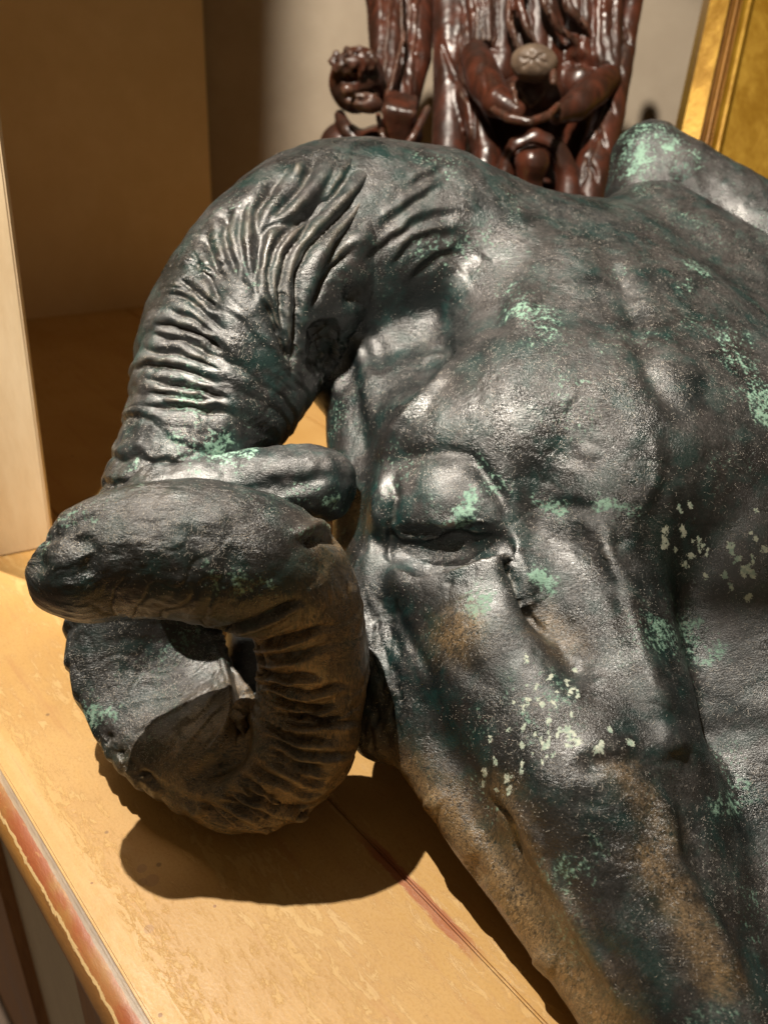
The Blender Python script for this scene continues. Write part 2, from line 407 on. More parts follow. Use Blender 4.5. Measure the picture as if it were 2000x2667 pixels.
def paint_red():
    t = NT('red_edge_paint'); u, v = uvn(t); st = comb(t, u, v, .12); ar = t.attr('around')
    a = t.noise(55, 6, .68, st, .6); b = t.noise(190, 6, .74, comb(t, u, v, .35), .6); c = t.noise(22, 5, .65, comb(t, u, v, .5))
    base = t.mix(t.ramp(c, .42, .60), (0.36, 0.18, 0.050), (0.33, 0.095, 0.035))
    base = t.mix(t.math('MULTIPLY', t.ramp(a, .52, .62), .6), base, (0.37, 0.18, 0.06))
    base = t.mix(t.math('MULTIPLY', t.ramp(b, .58, .66), .5), base, (0.48, 0.27, 0.10))
    q = t.math('ADD', ar, t.math('MULTIPLY', t.math('SUBTRACT', b, .5), .14))
    base = t.mix(t.ramp(q, .215, .225), base, (0.66, 0.46, 0.22)); base = t.mix(t.ramp(q, .250, .262), base, t.mix(t.ramp(a, .4, .6), (0.34, 0.16, 0.04), (0.22, 0.10, 0.03)))
    base = t.mix(t.ramp(t.math('ADD', ar, t.math('MULTIPLY', t.math('SUBTRACT', b, .5), .06)), .045, .03), base, t.mix(t.ramp(a, .4, .6), (0.27, 0.20, 0.14), (0.42, 0.31, 0.20)))
    return t.P(Base_Color=base, Roughness=.40, Normal=t.bump(b, .35, .0012))
def plain(name, c1, c2, rough=.6, scale=20, stretch=(1, 1, 1), metallic=0.0, bump=.15):
    t = NT(name); v = t.coord(stretch); n = t.noise(scale, 6, .62, v, .4); f = t.noise(scale * 9, 3, .6, v)
    base = t.mix(t.ramp(t.math('ADD', t.math('MULTIPLY', n, .75), t.math('MULTIPLY', f, .25)), .35, .68), c1, c2)
    return t.P(Base_Color=base, Roughness=t.ramp(n, .3, .7, rough - .08, rough + .08), Metallic=metallic, Normal=t.bump(f, bump, .002))
OCHRE, RED = paint_table(), paint_red()
GREY = plain('grey_panel_paint', (0.58, 0.52, 0.42), (0.70, 0.64, 0.53), .6, 15, (1, 1, .3))
BROWN = plain('brown_stile_paint', (0.22, 0.09, 0.03), (0.42, 0.22, 0.09), .5, 40, (1, 1, .12))
TAN = plain('tan_upright_paint', (0.72, 0.55, 0.34), (0.82, 0.66, 0.44), .5, 22, (1, 1, .25))
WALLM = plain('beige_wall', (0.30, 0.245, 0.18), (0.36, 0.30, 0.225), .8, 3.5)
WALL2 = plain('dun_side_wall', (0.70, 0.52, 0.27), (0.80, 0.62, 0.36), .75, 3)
GOLD = plain('gilded_wood', (0.25, 0.125, 0.010), (0.36, 0.21, 0.022), .38, 30, (1, 1, .5), .45)
GOLDD = plain('gilded_groove', (0.16, 0.07, 0.01), (0.26, 0.12, 0.02), .5, 30, (1, 1, .3), .3)
FLOORM = plain('floor_boards', (0.12, 0.08, 0.05), (0.18, 0.12, 0.08), .6, 8)

# ------------------------------------------------------------------ the painted cabinet the sculpture lies on
floor = obj('floor', box_pts([(-3,-2,-.95),(4,-2,-.95),(4,4.5,-.95),(-3,4.5,-.95),(-3,-2,-.9),(4,-2,-.9),(4,4.5,-.9),(-3,4.5,-.9)], 'floor'), FLOORM); floor['kind'] = 'structure'
cab = thing('painted_cabinet', 'distressed ochre painted wooden cabinet top with a worn red rounded edge under the bronze head', 'cabinet', T(0, 0, -.9))
U0, U1 = -.45, 2.6
obj('plank', slab(U0, U1, .0005, JV - .00025, -.022, 0, 'plank', .0012), OCHRE, cab)
obj('plank', slab(U0, U1, JV + .00025, JV + .34, -.022, 0, 'plank', .0012), OCHRE, cab)
obj('plank', slab(U0, U1, JV + .3414, JV + .75, -.022, 0, 'plank', .0012), OCHRE, cab)
prof = [(0, -.0008), (-.0012, -.0022)] + [(-.0015 - .0150 * math.sin(a), -.0175 + .0155 * math.cos(a)) for a in np.linspace(.05, math.pi - .2, 16)] + [(0.01, -.034)]
em = prism(prof, U0, U1, 'edge_moulding', 60); em.polygons.foreach_set('use_smooth', np.ones(len(em.polygons), bool))
ev = getV(em); attr(em, 'around', np.clip(np.arctan2(-((ev - TO) @ TV) - .0015, ev[:, 2] + .0175) / math.pi, 0, 1)); obj('edge_moulding', em, RED, cab)
def on_v(x, y, v):
    r = W @ np.array([(x - CX) / FPX, (y - CY) / FPX, 1.0]); return tuv(CAM + r * (((TO - CAM) @ TV + v) / (r @ TV)))[0]
FV = .004
stl = [(on_v(99, 2667, FV), on_v(21, 2667, FV)), (on_v(-330, 2667, FV), on_v(-420, 2667, FV)), (on_v(320, 2667, FV), on_v(222, 2667, FV))]
for q0, q1 in stl: obj('stile', slab(min(q0, q1), max(q0, q1), FV, FV + .03, -.89, -.036, 'stile', .001), BROWN, cab)
obj('panel', slab(U0, U1, FV + .012, FV + .022, -.89, -.036, 'panel'), GREY, cab)

pb = G(136, 1424); pl = pb + (G(0, 1451) - pb) * 1.5
def on_y(x, y, Y):
    r = W @ np.array([(x - CX) / FPX, (y - CY) / FPX, 1.0]); return CAM + r * (Y / r[1])
pt = on_y(0, 372, pb[1]); lean = (pt - pb) / pt[2] * 2.0
def pp(p, k, d): return (p[0] + lean[0] * k, p[1] + d, .0005 + 2.0 * k)
post = obj('upright_panel', box_pts([pp(pl, 0, 0), pp(pb, 0, 0), pp(pb, 0, .008), pp(pl, 0, .008), pp(pl, 1, 0), pp(pb, 1, 0), pp(pb, 1, .008), pp(pl, 1, .008)], 'upright_panel', .0012), TAN)
pe = np.array([-1.5, 1.95, 0]); pl2 = pl + np.array([.004, .002, 0])
obj('unseen_shade_panel', box_pts([pp(pe, 0, 0), pp(pl2, 0, .001), pp(pl2, 0, .006), pp(pe, 0, .012), pp(pe, 1, 0), pp(pl2, 1, .001), pp(pl2, 1, .006), pp(pe, 1, .012)], 'unseen_shade_panel', .001), TAN, post)  # unseen panel added out of frame, bent back to block lamps from the niche
post['label'] = 'tall tan painted wooden upright standing on the cabinet at the left edge'; post['category'] = 'upright board'

# ------------------------------------------------------------------ walls
A = G(70, 832); B = G(563, 775)                           # foot of the side wall
A = A + (A - B) * 1.5
bw = np.array([0.998, -0.06]); Cw = B[:2] + bw * 3.2
def wall(name, a, b, th, mat, z0=-.9, z1=2.2):
    a = np.array(a[:2]); b = np.array(b[:2]); d = (b - a) / np.linalg.norm(b - a); n = np.array([-d[1], d[0]]) * th
    o = obj(name, box_pts([(*a, z0), (*b, z0), (*(b + n), z0), (*(a + n), z0), (*a, z1), (*b, z1), (*(b + n), z1), (*(a + n), z1)], name), mat); o['kind'] = 'structure'; return o
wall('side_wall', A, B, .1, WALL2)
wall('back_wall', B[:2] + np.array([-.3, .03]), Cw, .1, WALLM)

# ------------------------------------------------------------------ the bronze ram's head
ram = thing('bronze_ram_head', "dark patinated bronze ram's head with curled ridged horns lying on the ochre cabinet top", 'sculpture', G(1200, 2200))

HEAD = [
    ('c', [(1480, 800, .72, 240), (1420, 960, .665, 320), (1400, 1150, .62, 330)], .03, 1), ('c', [(1600, 800, .725, 240), (1630, 960, .675, 300), (1620, 1160, .617, 300)], .03, 1),     # skull
    ('c', [(1800, 900, .76, 290), (1820, 1150, .70, 320)], .03, 1),       # far side of the skull
    ('c', [(890, 648, .672, 215), (1000, 650, .666, 238), (1130, 655, .676, 248), (1400, 800, .70, 258)], .035, 1),
    ('c', [(1690, 660, .755, 180), (1850, 800, .75, 200)], .03, 1),
    ('c', [(850, 900, .655, 125), (925, 1060, .635, 80), (950, 1270, .605, 85), (945, 1420, .595, 85), (950, 1560, .585, 80)], .02, 1),   # wall beside the coil        # root of the near horn
    ('c', [(1180, 740, .79, 190), (1030, 665, .71, 222), (880, 640, .655, 238), (780, 690, .632, 228)], .04, 1),
    ('c', [(1050, 1000, .645, 130), (1150, 1200, .605, 200)], .03, 1),     # temple
    ('c', [(1860, 1250, .640, 340), (2000, 1900, .548, 350), (2110, 2700, .478, 340)], .06, 1),   # front plane of the nose
    ('c', [(1250, 1560, .570, 285), (1510, 2050, .462, 230), (1830, 2720, .415, 220)], .03, 1),   # cheek to jaw
    ('c', [(1110, 1780, .535, 140), (1160, 1960, .515, 125), (1290, 2180, .476, 108), (1500, 2500, .440, 88), (1650, 2720, .42, 85)], .014, 1),   # jaw
    ('c', [(1355, 1125, .580, 190)], .05, 1), ('c', [(1600, 1180, .577, 190)], .05, 1), ('c', [(1550, 1330, .590, 230)], .04, 1),    # forehead bosses
    ('c', [(1120, 1160, .575, 130), (1280, 1220, .553, 110)], .025, 1),    # brow
    ('c', [(1055, 1325, .557, 92), (1160, 1316, .546, 108), (1280, 1340, .539, 80)], .02, 1),   # upper lid
    ('c', [(1630, 1250, .550, 120), (1590, 1400, .530, 110), (1640, 1640, .500, 105), (1725, 1925, .466, 85), (1800, 2200, .456, 80), (1880, 2550, .435, 80)], .04, 1),  # crest from brow to nostril
    ('c', [(990, 1060, .62, 110), (1000, 1280, .59, 75), (985, 1450, .570, 55)], .012, 1),     # ridge behind the eye
    ('c', [(985, 1500, .57, 85), (965, 1700, .545, 85), (1000, 1890, .535, 95)], .015, 1),     # ruff behind the cheek
    ('c', [(1065, 1520, .528, 34), (1180, 1522, .517, 42), (1290, 1470, .506, 34)], .012, 1),   # lower lid
    ('c', [(1028, 1422, .534, 48), (1105, 1440, .524, 68), (1200, 1428, .516, 68), (1302, 1400, .506, 44)], .002, -1),   # eye hollow
    ('c', [(1320, 1390, .482, 18), (1345, 1500, .468, 22), (1400, 1610, .455, 26)], .01, -1),    # tear groove
    ('c', [(1490, 1600, .43, 50), (1550, 1880, .395, 60)], .03, -1),      # hollow beside the crest
    ('e', (1565, 2080, .450), (140, 110, 90), 1, 30, .03),
    ('c', [(1990, 2050, .485, 90), (2090, 2600, .430, 90)], .02, 1),      # nose rim
]
V, F = build_sdf(HEAD, .003, zmin=.004)
me = subsurf(mesh_from(V, F, 'head'), 1)
V = getV(me); N = getN(me)
def crease(V, f, w): return np.exp(-(np.abs(noise(V * f + 2 * noise(V * 14)[:, None] * .3)) / w) ** 1.3)
setV(me, V + N * (.0013 * fbm(V * 20, 2) + .0003 * fbm(V * 90 + 5, 2) - .0004 * crease(V * [1, 1, .55], 42, .05) * sstep(.0, .45, noise(V * 13 + 8)) - .0004 * crease(V * [.5, 1, 1] + 3, 75, .06) * sstep(.1, .5, noise(V * 19 + 4)) - .0010 * sstep(.62, .8, noise(V * 85 + 1)) * sstep(.1, .4, noise(V * 11 + 60)))[:, None])
sculpt(me, [([(300 + x * .5425 + o, 300 + y * .5425 + o) for x, y in l], 13, d) for l in ([(1660,470),(1480,500),(1330,600),(1200,700)], [(1560,340),(1400,440),(1280,540)], [(1640,560),(1450,600),(1330,720)], [(1600,250),(1420,330)], [(1659,640),(1520,700),(1420,800)]) for o, d in ((0, -.0018), (-12, .0016))])
sculpt(me, [
    ([(1560, 620), (1620, 740), (1660, 860), (1690, 960), (1770, 1090)], 26, -.004), ([(1660, 690), (1730, 880), (1810, 1040)], 45, .002),
    ([(1700, 1130), (1715, 1230), (1660, 1340)], 22, .0015), ([(1730, 1130), (1745, 1240), (1690, 1360), (1700, 1500)], 30, -.0012),
    ([(1470, 1040), (1478, 1130), (1460, 1220)], 55, -.002), ([(1330, 770), (1390, 820)], 55, .005), ([(1250, 640), (1180, 700)], 50, -.003), ([(1280, 800), (1300, 880)], 40, -.003),
    ([(1000, 1215), (1110, 1185), (1215, 1188), (1290, 1270), (1325, 1365)], 24, -.0036), ([(1322, 1420), (1340, 1490), (1374, 1560), (1430, 1630)], 18, -.0085), ([(1100, 1405), (1150, 1380)], 10, .003), ([(1190, 1352), (1232, 1372)], 9, -.003),
    ([(1000, 1370), (1060, 1398), (1120, 1385), (1170, 1368), (1200, 1360), (1235, 1378), (1300, 1380)], 11, .003),
    ([(1040, 1462), (1145, 1480), (1240, 1458), (1310, 1424)], 13, .0012),
    ([(1165, 925), (1140, 985), (1080, 1055), (1030, 1110), (1000, 1170)], 16, .004), ([(1120, 900), (1160, 910), (1120, 960), (1060, 1020)], 24, -.006),
    ([(870, 850), (900, 930), (920, 1060), (950, 1230)], 30, -.006), ([(950, 850), (980, 900), (1000, 970)], 30, -.004),
    ([(1010, 1180), (985, 1300), (968, 1440), (960, 1530)], 20, .003), ([(1030, 1250), (1015, 1400), (1010, 1470)], 14, -.004),
    ([(1375, 1505), (1450, 1620), (1540, 1780)], 55, -.012), ([(1530, 1330), (1590, 1440), (1640, 1620), (1700, 1800), (1745, 1935)], 38, .007), ([(1745, 1935)], 40, .003),
    ([(1100, 1600), (1180, 1720), (1280, 1790)], 40, -.002), ([(1010, 1560), (1050, 1640), (1120, 1760)], 14, -.0018),
    ([(1285, 2085), (1330, 2140), (1352, 2240)], 9, -.004), ([(1290, 2050), (1340, 2110), (1375, 2170), (1430, 2280), (1530, 2450), (1630, 2630)], 20, .003), ([(1110, 2080), (1150, 2100)], 30, .003), ([(1215, 2230), (1260, 2300)], 26, -.003), ([(1390, 2490), (1450, 2520)], 30, .003), ([(1230, 2110), (1300, 2230), (1380, 2350)], 26, -.002),
    ([(1640, 2030), (1730, 2110), (1750, 2230), (1840, 2380), (1930, 2560)], 30, .004), ([(1700, 2010), (1790, 2110), (1820, 2260), (1920, 2420), (2000, 2600)], 34, -.004),
    ([(1680, 1990), (1590, 1980), (1500, 2000)], 26, -.003), ([(1560, 1330), (1500, 1320), (1440, 1330)], 24, -.003), ([(1600, 1400), (1640, 1500)], 22, -.002),
])
sculpt(me, [([(x, y), (x + rr_ * 6, y + 40 + 30 * rr_)], 7, -.0012) for x, y, rr_ in [(950 + 14 * (i % 7), 1560 + 75 * (i // 7) + 17 * (i % 3), .2 * (i % 5)) for i in range(35)]], wob=9)
V = getV(me)
attr(me, 'verdigris', paint(V, [([(1225, 1290), (1190, 1350)], 28, .9), ([(1400, 1310), (1450, 1330)], 26, .8), ([(1560, 1320), (1640, 1330)], 26, .8),
    ([(1400, 1500), (1430, 1530)], 22, .9), ([(1330, 780), (1400, 840)], 50, .6), ([(1240, 1200), (1300, 1280)], 30, .5), ([(1800, 720)], 45, .6), ([(1900, 900), (1980, 1060)], 50, .55),
    ([(1240, 1560)], 50, .55), ([(1700, 1620), (1830, 1680)], 60, .5), ([(1400, 1850)], 90, .4), ([(1530, 2250)], 90, .4), ([(1900, 2080)], 60, .5), ([(1950, 2350)], 70, .4)]))
fl = []
rr = random.Random(3)
for cx, cy, sx, sy, n, s0, s1 in ((1830, 1430, 110, 90, 26, 7, 15), (1410, 1850, 80, 110, 36, 6, 12), (1480, 1930, 140, 25, 10, 10, 20), (1320, 2000, 60, 60, 10, 8, 14), (1950, 1480, 40, 60, 6, 14, 24), (1730, 1420, 6, 40, 3, 12, 18)):
    for _ in range(n):
        x, y = rr.gauss(cx, sx * .6), rr.gauss(cy, sy * .6); l = rr.uniform(0, 14)
        fl.append(([(x, y), (x + rr.uniform(-4, 4), y + l + .5)], rr.uniform(s0, s1) * .62, 1.0))
attr(me, 'fleck', paint(V, fl, 5)); attr(me, 'bounce_tint', paint(V, [([(1215, 1630), (1180, 1660)], 55, .7), ([(1420, 1620), (1480, 1680)], 40, .5), ([(1690, 2220), (1780, 2380), (1880, 2560)], 45, .7), ([(1040, 2040), (1160, 2130), (1260, 2260), (1400, 2460), (1560, 2680)], 75, 1.0), ([(1300, 2060), (1380, 2250), (1500, 2480)], 45, .55), ([(1600, 2000), (1680, 2080), (1740, 2200)], 35, .4)], 22))  # second mask paints table bounce light under eye, on muzzle and jaw
obj('head', me, BRONZE, ram)

# ---- swept horns
def sweep(path, nu, nv, shape=None, close=True):
    """path rows: px, py, Z, radius px.  returns V (world), u arc length, theta, F"""
    c = np.array([[*P(x, y, Z), r * Z / FPX] for x, y, Z, r in path]); c = smooth_path(c, 24)
    L = np.r_[0, np.cumsum(np.linalg.norm(np.diff(c[:, :3], axis=0), axis=1))]
    uu = np.linspace(0, L[-1], nu); C = np.stack([np.interp(uu, L, c[:, i]) for i in range(4)], 1)
    for _ in range(6): C[1:-1] = .25 * C[:-2] + .5 * C[1:-1] + .25 * C[2:]
    Tn = np.gradient(C[:, :3], axis=0); Tn /= np.linalg.norm(Tn, axis=1)[:, None]
    vd = CAM - C[:, :3]; vd /= np.linalg.norm(vd, axis=1)[:, None]
    N1 = vd - (vd * Tn).sum(1)[:, None] * Tn; N1 /= np.linalg.norm(N1, axis=1)[:, None]
    N2 = np.cross(Tn, N1)
    th = np.linspace(-math.pi, math.pi, nv, endpoint=False)
    return C, uu, L[-1], Tn, N1, N2, th
def grid_faces(nu, nv):
    i, j = np.meshgrid(np.arange(nu - 1), np.arange(nv), indexing='ij')
    a = i * nv + j; b = i * nv + (j + 1) % nv
    return np.stack([a, b, b + nv, a + nv], -1).reshape(-1, 4)
HORN = [  # px, py, Z, r
    (1180, 740, .79, 200), (1030, 665, .71, 235), (880, 640, .655, 252), (735, 720, .620, 248), (640, 865, .605, 250), (570, 1005, .595, 228),
    (512, 1145, .585, 196), (450, 1290, .575, 175), (395, 1480, .575, 190), (385, 1700, .560, 198), (470, 1870, .545, 190), (640, 2005, .520, 155), (770, 1940, .510, 148),
    (812, 1800, .512, 140), (806, 1660, .498, 146), (770, 1540, .485, 165), (680, 1475, .472, 185), (560, 1445, .466, 192), (430, 1432, .462, 182), (310, 1442, .460, 165), (215, 1478, .459, 152), (150, 1488, .459, 115), (108, 1478, .459, 70), (80, 1470, .460, 5)]
def make_horn():
    nu, nv = 1000, 300
    cc = smooth_path(np.array([[*P(x, y, Z)] for x, y, Z, r in HORN]), 24); LL0 = np.r_[0, np.cumsum(np.linalg.norm(np.diff(cc, axis=0), axis=1))]; print('horn f', np.round(LL0[::24] / LL0[-1], 3), LL0[-1])
    C, uu, LL, Tn, N1, N2, th = sweep(HORN, nu, nv)
    f = uu / LL                                         # 0 root .. 1 tip
    U, TH = np.meshgrid(f, th, indexing='ij'); UM = U * LL
    R = C[:, 3][:, None]
    ct, st = np.cos(TH), np.sin(TH)
    # flattened cross section where the coil shows its inner face
    flat = np.exp(-((U - .575) / .085) ** 2)
    a = np.where(ct > 0, 1 - .72 * flat, 1.0)
    X = R * ct * a; Y = R * st
    # noise on a cylinder-like domain so the seam closes
    q = np.stack([UM * 1.0, np.cos(TH) * .06, np.sin(TH) * .06], -1).reshape(-1, 3)
    w1 = noise(np.stack([q[:, 0] * 16, q[:, 1] * 12, q[:, 2] * 12], 1)) + .6 * noise(np.stack([q[:, 0] * 40, q[:, 1] * 16, q[:, 2] * 16], 1) + 31)
    w1 = w1.reshape(U.shape); w2 = fbm(q * 55 + 3, 2).reshape(U.shape); am = fbm(np.stack([q[:, 0] * 60, q[:, 1] * 14, q[:, 2] * 14], 1) + 9, 2).reshape(U.shape)
    lam = np.interp(f, [0, .15, .3, .4, .5, .7, .85, 1], [.034, .027, .022, .018, .015, .0125, .014, .02])
    ph = np.cumsum(np.gradient(uu) / lam)[:, None] + .8 * w1 + .16 * w2 + .45 * np.sin(TH + 1)
    fr = ph - np.floor(ph)
    fold = np.minimum((fr / .75) ** .55, ((1 - fr) / .25) ** .8)
    rid = 1 - np.abs(noise(np.stack([q[:, 0] * 46, q[:, 1] * 13, q[:, 2] * 13], 1) + 50).reshape(U.shape)) * 2.4
    kmix = np.interp(f, [0, .25, .4, 1], [.75, .55, .25, .15])[:, None]
    fold = fold * (1 - kmix) + rid * kmix                                          # round back, sharp undercut lip
    A = np.interp(f, [0, .1, .2, .3, .40, .5, .58, .66, .75, .81, .86, 1], [.0002, .0004, .0007, .0012, .0048, .0045, .0045, .0035, .0018, .0016, .0010, .0003])[:, None]
    A = A * np.clip(.85 + .7 * am, .3, 1.4)
    inner = np.exp(-((U - .565) / .075) ** 2) * sstep(.1, .45, ct)                           # smooth inner face of the coil
    q2 = q
    h = -.0008 * np.exp(-(np.abs(noise(np.stack([q[:, 0] * 60, q[:, 1] * 30, q[:, 2] * 30], 1) + 5)) / .05) ** 1.3).reshape(U.shape) * sstep(.0, .45, noise(q * 14 + 8)).reshape(U.shape) + A * (fold - .6) * (1 - .93 * inner) + .0016 * fbm(q * 24 + 20, 2).reshape(U.shape) + .0004 * fbm(q * 110 + 2, 2).reshape(U.shape)
    h -= .0035 * inner
    X = X + h * ct; Y = Y + h * st
    V = C[:, None, :3] + X[..., None] * N1[:, None] + Y[..., None] * N2[:, None]
    V = V.reshape(-1, 3); F = grid_faces(nu, nv)
    V = np.vstack([V, C[0, :3], C[-1, :3]]); n = nu * nv
    me = mesh_from(V[:n], F, 'horn')
    return me, np.r_[U.ravel()], np.r_[TH.ravel()]
me, hu, hth = make_horn()
V = getV(me)
def c2(pts): return [(300 + x * .5425, 300 + y * .5425) for x, y in pts]
FOLDS = [[(1090,190),(1000,360),(870,490),(720,530),(690,640),(670,760),(675,870)], [(1240,270),(1130,440),(960,600),(890,730),(880,860),(880,1050),(860,1250)], [(1180,190),(1060,360),(830,540),(770,640),(740,780),(790,960)],
  [(960,205),(890,330),(790,450),(730,500)], [(1330,170),(1290,300),(1190,470),(1080,620),(1000,760)], [(1440,210),(1380,360),(1270,520)], [(1150,640),(1020,780),(960,930)],
  [(710,880),(790,1040),(860,1210)], [(1010,380),(900,560),(820,690),(800,860),(830,1080)]]
ro = smooth_path([(850,235),(640,390),(480,515),(360,675),(285,830),(215,980),(155,1130),(105,1280),(65,1420)], 4)
rm = smooth_path([(700,470),(560,530),(470,640),(430,770),(395,880),(360,1015),(330,1150),(330,1295),(300,1425)], 4)
ri = smooth_path([(700,900),(690,960),(640,1010),(620,1060),(680,1150),(680,1230),(660,1310),(610,1385),(560,1450)], 4)
rg = random.Random(11); k = 0.6
while k < len(ro) - 1:
    i = int(k); q = k - i; o, m_, n_ = [np.array(r_[i]) * (1 - q) + np.array(r_[i + 1]) * q for r_ in (ro, rm, ri)]
    e0, e1 = rg.uniform(0, .45), rg.uniform(.75, 1.05); c_ = np.vstack([o, m_, n_]); cc_ = smooth_path(c_, 8); n0 = int(e0 * 8); n1 = int(8 + e1 * 8)
    FOLDS.append([tuple(x + np.array([rg.uniform(-9, 9), rg.uniform(-9, 9)])) for x in cc_[n0:n1:3]])
    k += rg.uniform(2.4, 3.2) if k < 13 else rg.uniform(1.3, 2.1)
ROOT = [[(1660,470),(1480,500),(1330,600),(1200,700)], [(1560,340),(1400,440),(1280,540)], [(1300,230),(1200,350),(1080,470)], [(1600,560),(1450,600),(1330,720)], [(1500,250),(1380,330)]]
st = []
for k, fl_ in enumerate(FOLDS):
    p = c2(fl_); dp = .0052 * (.8 + .5 * ((k * 37) % 10) / 10)
    wk = 26 if 9 <= k < 14 else (22 if k < 9 else 18)
    st.append((p, wk, -dp * (1.55 if k < 14 else 1.35), 'v')); st.append((np.array(p) + [-18, -14], wk + 4, .0026))
for fl_ in ROOT: st.append((c2(fl_), 12, -.0016)); st.append((np.array(c2(fl_)) + [-8, -14], 14, .0012))
st += [(c2([(1010,980),(1030,1120),(1000,1260)]), 40, -.016), (c2([(1150,870)]), 24, -.006), (c2([(1180,590)]), 30, .004), (c2([(1340,350)]), 40, .003), (c2([(880,270)]), 14, .003)]
sculpt(me, st, 1 - sstep(.45, .48, hu), 4)
# ribs and hollow of the coil
def c3(p): return (50 + p[0] / 1.746, 1150 + p[1] / 1.746)
si = smooth_path([c3(p) for p in [(740,850),(850,915),(945,975),(1020,1050),(1068,1120),(1090,1190),(1108,1260),(1108,1330),(1100,1400),(1075,1460),(1035,1530),(970,1580),(890,1610),(810,1625),(730,1605),(650,1560),(560,1500),(470,1400),(380,1300)]], 4)
so = smooth_path([c3(p) for p in [(1230,690),(1360,880),(1390,990),(1430,1090),(1470,1180),(1500,1250),(1510,1340),(1500,1420),(1490,1500),(1450,1580),(1400,1650),(1310,1710),(1190,1760),(1050,1775),(900,1745),(760,1680),(620,1590),(470,1460),(330,1300)]], 4)
st = []; k = 1.0
while k < len(si) - 1:
    i = int(k); q = k - i; a_, b_ = [r_[i] * (1 - q) + r_[i + 1] * q for r_ in (si, so)]
    u0, u1 = rg.uniform(-.12, .22), rg.uniform(.72, 1.14); sag = np.array([0, rg.uniform(14, 34)]) if k < 44 else np.zeros(2)
    p = [a_ + (b_ - a_) * u + sag * 4 * u * (1 - u) + np.array([rg.uniform(-7, 7), rg.uniform(-7, 7)]) for u in np.linspace(u0, u1, 5)]
    d_ = rg.uniform(.6, 1.5)
    st.append((p, 11, -.0062 * d_, 'v')); st.append((np.array(p) + [2, 12], 10, .0022 * d_))
    k += rg.uniform(1.4, 3.8)
gc = sstep(.52, .56, hu) * (1 - sstep(.875, .89, hu))
sculpt(me, st, gc * np.where(hu < .66, .7, 1.0), 4)
gh = sstep(.50, .53, hu) * (1 - sstep(.69, .73, hu))
V = getV(me); q_ = PIX(V)[:, :2]; dg, _, _ = poly_dist(q_, smooth_path([(640, 1640), (648, 1800), (628, 1925), (560, 2000), (470, 2045)])); ms = np.exp(-(dg / 55) ** 4) * sstep(.50, .53, hu) * (1 - sstep(.70, .74, hu))
Gv = V.reshape(1000, 300, 3); mg = (.5 * ms).reshape(1000, 300, 1)
for _ in range(60):
    av = Gv.copy(); av[1:-1] = .25 * (Gv[:-2] + Gv[2:]) + .25 * (np.roll(Gv[1:-1], 1, 1) + np.roll(Gv[1:-1], -1, 1)); Gv = Gv + (av - Gv) * mg
setV(me, Gv.reshape(-1, 3))
sculpt(me, [([(645, 1640), (650, 1800), (630, 1925), (565, 2000), (475, 2045)], 34, -.011), ([(560, 1670), (602, 1810), (575, 1920), (500, 1998)], 11, .003), ([(400, 1760)], 110, -.004)], gh, 0)
gate_tip = sstep(.70, .74, hu)
sculpt(me, [([(90, 1420), (180, 1380), (260, 1340)], 16, -.002), ([(160, 1400), (240, 1430), (220, 1500)], 22, -.002), ([(100, 1470)], 25, -.003),
            ([(770, 1400), (830, 1370), (900, 1380)], 16, .004), ([(790, 1420), (840, 1400), (890, 1410)], 12, -.005)], gate_tip)
V = getV(me)
attr(me, 'verdigris', np.clip(paint(V, [([(560, 1150), (520, 1190)], 45, .9), ([(360, 1220)], 25, .8), ([(780, 1390), (870, 1370)], 22, .8), ([(1040, 420), (980, 410)], 50, .6), ([(1040, 490)], 40, .6),
    ([(640, 680), (650, 760)], 22, .7), ([(560, 1500), (680, 1540)], 40, .45), ([(230, 1840), (290, 1870)], 35, .6), ([(480, 1120), (500, 1040)], 40, .5), ([(100, 1400), (250, 1320)], 40, .4)]), 0, 1))
attr(me, 'fleck', np.zeros(len(V))); attr(me, 'bounce_tint', np.clip(sstep(.59, .68, hu) * (1 - sstep(.82, .87, hu)) * (.8 + .5 * fbm(V * 45, 2)), 0, 1))  # second mask paints table bounce light on the lower coil
nh = obj('horn', me, BRONZE, ram); nh['label'] = 'near horn with folded ridges curling round into a spiral'

def blob(name, prims, h, mat, parent, lump=.0015, sc=40, strokes=None, verd=(), zmin=None, sub=1):
    V, F = build_sdf(prims, h, zmin); me = mesh_from(V, F, name)
    if sub: me = subsurf(me, sub)
    V = getV(me); N = getN(me); setV(me, V + N * (lump * fbm(V * sc + 7, 3))[:, None])
    if strokes: sculpt(me, strokes)
    if mat is BRONZE:
        V = getV(me); attr(me, 'verdigris', paint(V, list(verd))); attr(me, 'fleck', np.zeros(len(V))); attr(me, 'bounce_tint', np.zeros(len(V)))
    return obj(name, me, mat, parent)
# the far horn, only its root shows above the brow line
blob('horn', [('c', [(1640, 790, .76, 190), (1680, 620, .76, 120), (1690, 420, .76, 100), (1760, 490, .76, 122), (1870, 580, .76, 140), (2020, 690, .75, 165), (2250, 1000, .72, 210)], .025, 1)], .003, BRONZE, ram, .0015, 30,
     [([(1620, 520), (1700, 560), (1800, 620)], 25, -.003), ([(1640, 640), (1760, 660), (1900, 720)], 25, -.004), ([(1760, 380), (1800, 500), (1900, 600)], 30, .003)],
     [([(1660, 370), (1640, 430)], 60, .8), ([(1720, 350), (1780, 400)], 35, .7)])
# the ear, a slab lying across the inside of the coil
blob('ear', [('c', [(430, 1310, .545, 110), (620, 1280, .55, 100), (760, 1258, .55, 104), (822, 1262, .555, 104)], .01, 1), ('c', [(900, 1170, .50, 50)], .01, -1)], .003, BRONZE, ram, .002, 40,
     [([(560, 1275), (700, 1275), (860, 1240)], 24, -.003)], [([(520, 1200), (640, 1190)], 40, .5), ([(860, 1310), (780, 1290)], 40, .6)])
